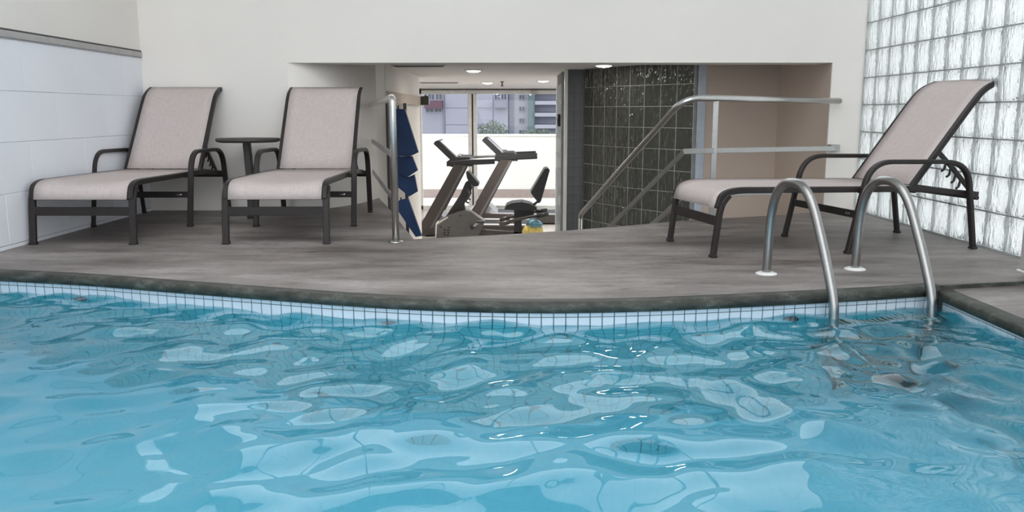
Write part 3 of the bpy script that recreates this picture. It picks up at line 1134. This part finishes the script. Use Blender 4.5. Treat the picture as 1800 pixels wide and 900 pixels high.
        me.materials.append(M['sling'])
        o = bpy.data.objects.new(name, me); COL.objects.link(o); o.parent = t

    seat_path = []
    rp = round_path([(0.018, 0, 0.255), (0.045, 0, 0.352), (0.55, 0, 0.346), (1.185, 0, 0.339)], [0.13, 0.3], 10)
    sling(rp, WF - 0.016, 'seat_sling', 0.022, 0.016)
    bpth = round_path([(1.175, 0, 0.352), (1.30, 0, 0.517), (1.515, 0, 0.805), (1.585, 0, 0.885), (1.690, 0, 0.925)], [0.1, 0.12, 0.06], 7)
    sling(bpth, WB - 0.012, 'back_sling', 0.016, 0.015)
    return t


GRP = 'sling chaise longues around the pool'
HALF = math.pi / 2
ch = make_chaise('chaise_longue', 'taupe sling chaise longue against the white block wall, left of the side table',
                 (-2.480, 4.775, 0), HALF - 0.0, GRP)
dup(ch, (-1.372, 4.795, 0), HALF + 0.028, 'taupe sling chaise longue between the side table and the handrail post')
dup(ch, (0.985, 4.625, 0), 0.212, 'taupe sling chaise longue with steep back before the glass block wall behind the ladder')

# ------------------------------------------------------------------ side table
t = thing('side_table', 'small round dark side table standing between the two left chaise longues', 'table', (-1.93, 6.15, 0))
MB().lathe([(0.0001, 0.538), (0.207, 0.538), (0.224, 0.545), (0.227, 0.556), (0.223, 0.566), (0.0001, 0.570)], 40).build('tabletop', 'table', t)
MB().bar([(0.0, 0, 0.04), (0, 0, 0.30), (-0.012, 0, 0.54)], 0.050, 0.050, (1, 0, 0), 0.006).build('pedestal', 'table', t)
for a in (0.25, 0.25 + math.pi / 2):
    c, s = math.cos(a), math.sin(a)
    MB().bar([(-0.20 * c, -0.20 * s, 0.006), (-0.16 * c, -0.16 * s, 0.03), (0.16 * c, 0.16 * s, 0.03), (0.20 * c, 0.20 * s, 0.006)], 0.045, 0.026, (-s, c, 0), 0.004).build('base_arm', 'table', t)

# ------------------------------------------------------------------ stair handrails
t = thing('stair_handrail', 'steel handrail with one tall post left of the stair opening', 'handrail', (-0.69, 4.86, 0))
RT = 0.0205
top = round_path([(0, 0, 0.012), (0, 0, 0.835), (-0.50, 2.24, 0.815), (-0.52, 2.34, 0.812)], [0.065, 0.2], 8)
MB().tube(top, RT, 16).build('top_rail', 'steel_bright', t)
MB().lathe([(0.045, 0.0), (0.045, 0.006), (0.022, 0.012)], 20).build('floor_flange', 'steel_bright', t)
for z in (0.505, 0.245):
    MB().bar([(-0.006, 0.02, z), (-0.26, 1.17, z + 0.005), (-0.515, 2.34, z + 0.005)], 0.010, 0.038, (0.97, 0.25, 0), 0.002).build('flat_bar', 'steel_dull', t)

t = thing('stair_handrail', 'long steel handrail running from the right wall and sloping down the stairs', 'handrail', (1.374, 5.798, 0))
W = lambda x, y, z: (x - 1.374, y - 5.798, z)
top = round_path([W(2.452, 6.42, 0.835), W(1.374, 5.798, 0.845), W(1.130, 5.665, 0.843), W(0.567, 7.07, -0.105), W(0.567, 7.07, GF + 0.163)], [0.1, 0.16, 0.045], 9)
MB().tube(top, 0.0215, 16).build('top_rail', 'steel_bright', t)
MB().bar([W(1.374, 5.798, 0.0), W(1.374, 5.798, 0.83)], 0.038, 0.010, (1, 0, 0), 0.002).build('post', 'steel_dull', t)
MB().lathe([(0.04, 0.0), (0.04, 0.006), (0.02, 0.010)], 18).build('floor_flange', 'steel_dull', t)
for z, zs in ((0.492, -0.46), (0.185, -0.76)):
    MB().bar([W(2.44, 6.41, z - 0.01), W(1.374, 5.798, z), W(1.145, 5.675, z)], 0.008, 0.036, (0.49, -0.87, 0), 0.002).build('flat_bar', 'steel_dull', t)
    MB().bar([W(1.145, 5.675, z), W(0.575, 7.07, z - 0.95)], 0.008, 0.036, (0.93, 0.37, 0), 0.002).build('sloping_flat_bar', 'steel_dull', t)
MB().box((2.40 - 1.374, 6.40 - 5.798, 0.46), (2.47 - 1.374, 6.478 - 5.798, 0.51), 0.003).build('wall_bracket', 'steel_dull', t)

# ------------------------------------------------------------------ pool ladder
t = thing('pool_ladder', 'stainless steel pool ladder with two tall hoop rails at the pool corner', 'ladder', (1.19, 3.884, 0))
dv = Vector((0.14, -0.483, 0)); sv = Vector((0.464, 0.117, 0))
shape = [(0.0, 0.004), (0.01, 0.10), (0.018, 0.215), (0.045, 0.315), (0.11, 0.390), (0.22, 0.435), (0.34, 0.445), (0.46, 0.437), (0.56, 0.405),
         (0.65, 0.350), (0.74, 0.265), (0.84, 0.16), (0.93, 0.055), (0.985, -0.02), (1.005, -0.09), (1.01, -0.3), (1.01, -0.95)]
for k in range(2):
    o = sv * k
    pts = catmull([o + dv * a + Vector((0, 0, z)) for a, z in shape], 4)
    MB().tube(pts, 0.0205, 18).build('hoop_rail', 'steel', t)
    MB().lathe([(0.05, 0.0), (0.05, 0.005), (0.036, 0.011), (0.022, 0.012)], 24, tuple(o)).build('floor_flange', 'white_plastic', t)
for k in range(4):
    z = -0.155 - 0.25 * k
    a = dv * 1.01
    su = sv.normalized(); du = dv.normalized()
    st = MB()
    rot = Matrix(((su.x, du.x, 0, a.x), (su.y, du.y, 0, a.y), (0, 0, 1, z), (0, 0, 0, 1)))
    L = sv.length
    st.box((0.012, -0.035, -0.014), (L - 0.012, 0.045, 0.0), 0.003, rot)
    so = st.build('tread', 'step', t)
    gr = MB()
    for q in range(18):
        x = 0.03 + q * (L - 0.06) / 17
        gr.box((x - 0.004, -0.032, 0.0), (x + 0.004, 0.042, 0.004), 0, rot)
    gr.build('grip_rib', 'gym_mid', so, 'stuff')

# ------------------------------------------------------------------ blue padded mats by the stairs
for poly2, yy, lab in (
        ([(-1.119, 0.785), (-1.032, 0.78), (-0.912, 0.373), (-0.989, 0.338), (-1.13, 0.338)], 8.10, 'navy blue padded mat hanging behind the handrail post, topmost of four'),
        ([(-1.13, 0.328), (-0.98, 0.333), (-0.93, 0.197), (-1.028, 0.132), (-1.133, 0.185)], 8.17, 'navy blue padded mat behind the handrail post, second from the top'),
        ([(-1.133, 0.175), (-1.034, 0.125), (-0.971, 0.15), (-0.943, -0.015), (-1.024, -0.063), (-1.137, 0.029)], 8.24, 'navy blue padded mat behind the handrail post, second from the bottom'),
        ([(-1.14, -0.113), (-1.095, -0.099), (-1.045, -0.092), (-0.920, -0.465), (-0.978, -0.474), (-1.143, -0.22)], 8.31, 'navy blue padded mat behind the handrail post, lowest of four')):
    t = thing('padded_mat', lab, 'mat', (0, yy, 0), 0, 'blue mats behind the handrail')
    MB().prism(poly2, -0.03, 0.03, 'y').build('pad', 'blue', t)
    x, z = poly2[0]
    MB().tube([(x + 0.02, 0, z - 0.01), (x + 0.02, 0.0, z + 0.03)], 0.008, 6).build('loop', 'rubber', t)
t = thing('mat_rack', 'slim dark upright rack carrying the blue mats beside the doorway', 'rack', (-1.075, 8.42, GF))
MB().bar([(0, 0, 0), (0, 0, 1.98)], 0.03, 0.03, (1, 0, 0), 0.004).build('upright', 'gym_grey', t)
MB().box((-0.09, -0.06, 0), (0.09, 0.2, 0.02), 0.004).build('base', 'gym_grey', t)

# ------------------------------------------------------------------ treadmills


def make_treadmill(label, loc):
    t = thing('treadmill', label, 'treadmill', loc, 0, 'treadmills by the gym window')
    MB().prism([(0.05, 0.03), (1.75, 0.03), (1.78, 0.07), (1.76, 0.15), (0.30, 0.19), (0.05, 0.19)], -0.40, 0.40, 'y').build('deck', 'gym_grey', t)
    MB().box((0.34, -0.26, 0.165), (1.72, 0.26, 0.185), 0.004).build('belt', 'rubber', t)
    for s in (-1, 1):
        MB().bar([(0.40, s * 0.33, 0.185), (1.75, s * 0.33, 0.168)], 0.10, 0.025, Yv, 0.005).build('side_step', 'gym_silver', t)
        up = MB().prism([(-0.02, 0.10), (0.23, 0.10), (0.76, 1.10), (0.55, 1.10)], s * 0.385 - 0.035, s * 0.385 + 0.035, 'y').build('upright', 'gym_grey', t)
        MB().prism([(0.175, 0.14), (0.215, 0.14), (0.735, 1.08), (0.700, 1.08)], s * 0.385 - 0.04, s * 0.385 + 0.04, 'y').build('stripe', 'gym_mid', up)
        MB().bar(round_path([(0.50, s * 0.385, 1.12), (0.80, s * 0.385, 1.15), (1.17, s * 0.37, 1.165)], 0.1), 0.06, 0.10, Yv, 0.02).build('handrail', 'gym_dark', t)
    MB().prism([(-0.04, 0.04), (0.42, 0.04), (0.50, 0.19), (0.34, 0.33), (0.10, 0.30), (-0.04, 0.16)], -0.33, 0.33, 'y').build('motor_hood', 'gym_silver', t)
    MB().prism([(0.44, 1.08), (0.84, 1.08), (0.86, 1.15), (0.78, 1.22), (0.55, 1.22), (0.44, 1.15)], -0.40, 0.40, 'y').build('dashboard', 'gym_dark', t)
    MB().prism([(0.50, 1.17), (0.60, 1.20), (0.32, 1.47), (0.27, 1.46), (0.24, 1.42)], -0.36, 0.36, 'y').build('console', 'gym_dark', t)
    MB().prism([(0.585, 1.205), (0.602, 1.222), (0.345, 1.462), (0.328, 1.445)], -0.31, 0.31, 'y').build('display', 'screen', t)
    for s in (-1, 1):
        MB().lathe([(0.035, 0), (0.035, 0.03)], 12, (0.62, s * 0.2, 1.215)).build('cup_holder', 'gym_mid', t)
    for x in (0.12, 1.65):
        for s in (-1, 1):
            MB().lathe([(0.03, 0), (0.03, 0.03)], 10, (x, s * 0.33, 0)).build('foot', 'rubber', t)
    return t


t1 = make_treadmill('dark treadmill nearest the passage, upright beside the left window jamb', (-1.46, 13.2, GF))
dup(t1, (-0.775, 14.6, GF), 0, 'dark treadmill set further back, console right of the window mullion')

# ------------------------------------------------------------------ recumbent bike
t = thing('exercise_bike', 'recumbent exercise bike with grey drive housing and black seat before the treadmills', 'exercise bike', (-1.165, 12.3, GF))
sh = MB().prism([(0, .23), (.02, .28), (.2, .40), (.34, .455), (.44, .48), (.54, .455), (.65, .38), (.74, .32), (.72, .25), (.62, .06), (.04, .03)], -0.13, 0.13, 'y').build('drive_housing', 'gym_mid', t)
for (x, z) in ((.10, .235), (.22, .225), (.155, .195), (.205, .185), (.155, .155), (.21, .15), (.15, .12), (.20, .115), (.39, .40)):
    MB().prism([(x - .016, z - .008), (x + .016, z - .006), (x + .014, z + .012), (x - .014, z + .010)], -0.134, -0.128, 'y').build('vent_hole', 'rubber', sh)
MB().prism([(.015, .10), (.03, .08), (.045, .27), (.21, .375), (.20, .392), (.025, .285)], -0.137, 0.137, 'y').build('edge_trim', 'white_plastic', sh)
ln = MB().lathe([(0.0001, 0.0), (0.03, 0.0), (0.03, 0.09)], 14)
mm = Matrix.Translation((.56, -0.13, .24)) @ Matrix.Rotation(math.pi / 2, 4, 'X')
ln.v = [tuple(mm @ Vector(p)) for p in ln.v]
hub = ln.build('crank_hub', 'gym_dark', t)
MB().bar([(.56, -0.20, .24), (.68, -0.20, .33)], 0.02, 0.03, Yv, 0.004).build('crank', 'gym_silver', t)
MB().box((.63, -0.32, .315), (.74, -0.21, .345), 0.006).build('pedal', 'gym_dark', t)
MB().bar([(.56, 0.20, .24), (.44, 0.20, .15)], 0.02, 0.03, Yv, 0.004).build('crank', 'gym_silver', t)
MB().box((.38, 0.21, .135), (.49, 0.32, .165), 0.006).build('pedal', 'gym_dark', t)
MB().prism([(.17, .385), (.33, .44), (.46, .47), (.44, .56), (.56, .80), (.52, .92), (.46, .88), (.38, .70)], -0.05, 0.05, 'y').build('mast', 'gym_dark', t)
MB().prism([(.475, 1.04), (.515, 1.045), (.66, .875), (.655, .84), (.58, .83), (.52, .90), (.49, .95)], -0.16, 0.16, 'y').build('console', 'gym_dark', t)
MB().tube(round_path([(.50, -.16, .80), (.53, -.20, .70), (.47, -.24, .62), (.52, -.24, .60)], 0.03), 0.012, 8).tube(round_path([(.50, .16, .80), (.53, .20, .70), (.47, .24, .62), (.52, .24, .60)], 0.03), 0.012, 8).build('handlebar', 'gym_dark', t)
MB().prism([(.62, .09), (1.62, .06), (1.62, .12), (.62, .19)], -0.05, 0.05, 'y').build('main_beam', 'gym_grey', t)
MB().prism([(1.03, .50), (1.06, .56), (1.14, .595), (1.28, .61), (1.40, .585), (1.50, .53), (1.50, .49), (1.18, .49)], -0.20, 0.20, 'y').build('seat', 'gym_dark', t)
MB().prism([(1.17, .34), (1.46, .37), (1.46, .49), (1.17, .49)], -0.09, 0.09, 'y').build('seat_carriage', 'gym_dark', t)
MB().prism([(1.17, .10), (1.29, .10), (1.28, .36), (1.17, .36)], -0.05, 0.05, 'y').build('seat_post', 'gym_dark', t)
MB().prism([(1.41, .75), (1.44, .70), (1.53, .59), (1.56, .62), (1.66, .98), (1.685, 1.07), (1.66, 1.10), (1.61, 1.09)], -0.20, 0.20, 'y').build('backrest', 'gym_dark', t)
MB().tube(round_path([(1.56, 0, .68), (1.53, 0, .60), (1.42, 0, .53), (1.38, 0, .50)], 0.05), 0.018, 10).build('back_support', 'gym_dark', t)
for s in (-1, 1):
    MB().tube([(.97, s * .25, .29), (1.18, s * .25, .355), (1.44, s * .25, .41), (1.66, s * .25, .435)], 0.022, 10).build('seat_handle', 'gym_grey', t)
    MB().tube([(1.50, s * .25, .42), (1.67, s * .25, .436)], 0.034, 10).build('hand_grip', 'gym_dark', t)
    MB().tube([(.96, s * .25, .285), (1.10, s * .25, .33)], 0.034, 10).build('hand_grip', 'gym_grey', t)
MB().box((1.52, -0.28, 0), (1.62, 0.28, 0.07), 0.01).build('rear_foot', 'gym_dark', t)
MB().box((0.06, -0.28, 0), (0.16, 0.28, 0.05), 0.01).build('front_foot', 'gym_dark', t)

rnd = random.Random(4)
t = thing('cloth_bag', 'small yellow and teal cloth bag on the floor beside the exercise bike seat', 'bag', (0.275, 11.95, GF))
MB().ball((0, 0, 0.165), (0.165, 0.12, 0.155), 16, 10, 0.07, rnd).build('body', 'yellow', t)
MB().ball((0.02, 0, 0.30), (0.12, 0.09, 0.07), 14, 8, 0.12, rnd).build('top', 'tealcloth', t)
MB().tube(round_path([(-0.09, -0.05, 0.32), (-0.02, -0.06, 0.41), (0.09, -0.05, 0.34)], 0.05), 0.010, 8).build('handle', 'tealcloth', t)

t = thing('wall_box', 'small dark green box fixed to the far end of the beam over the passage doorway', 'box', (-1.165, 10.75, 0.895))
MB().box((0.0, -0.06, -0.055), (0.10, 0.06, 0.055), 0.006).build('housing', 'wall_box_green', t)
MB().lathe([(0.02, 0.0), (0.02, 0.02), (0.012, 0.028)], 12, (0.06, 0.0, 0.055)).build('button', 'white_plastic', t)
t = thing('wall_switch', 'small black box fixed on the bright glass block edge facing the gym', 'switch', (0.535, 9.80, 0.66))
MB().box((-0.03, -0.05, -0.07), (0.0, 0.05, 0.07), 0.004).build('housing', 'rubber', t)
MB().box((-0.034, -0.02, -0.03), (-0.03, 0.02, 0.03), 0.001).build('rocker', 'gym_mid', t)
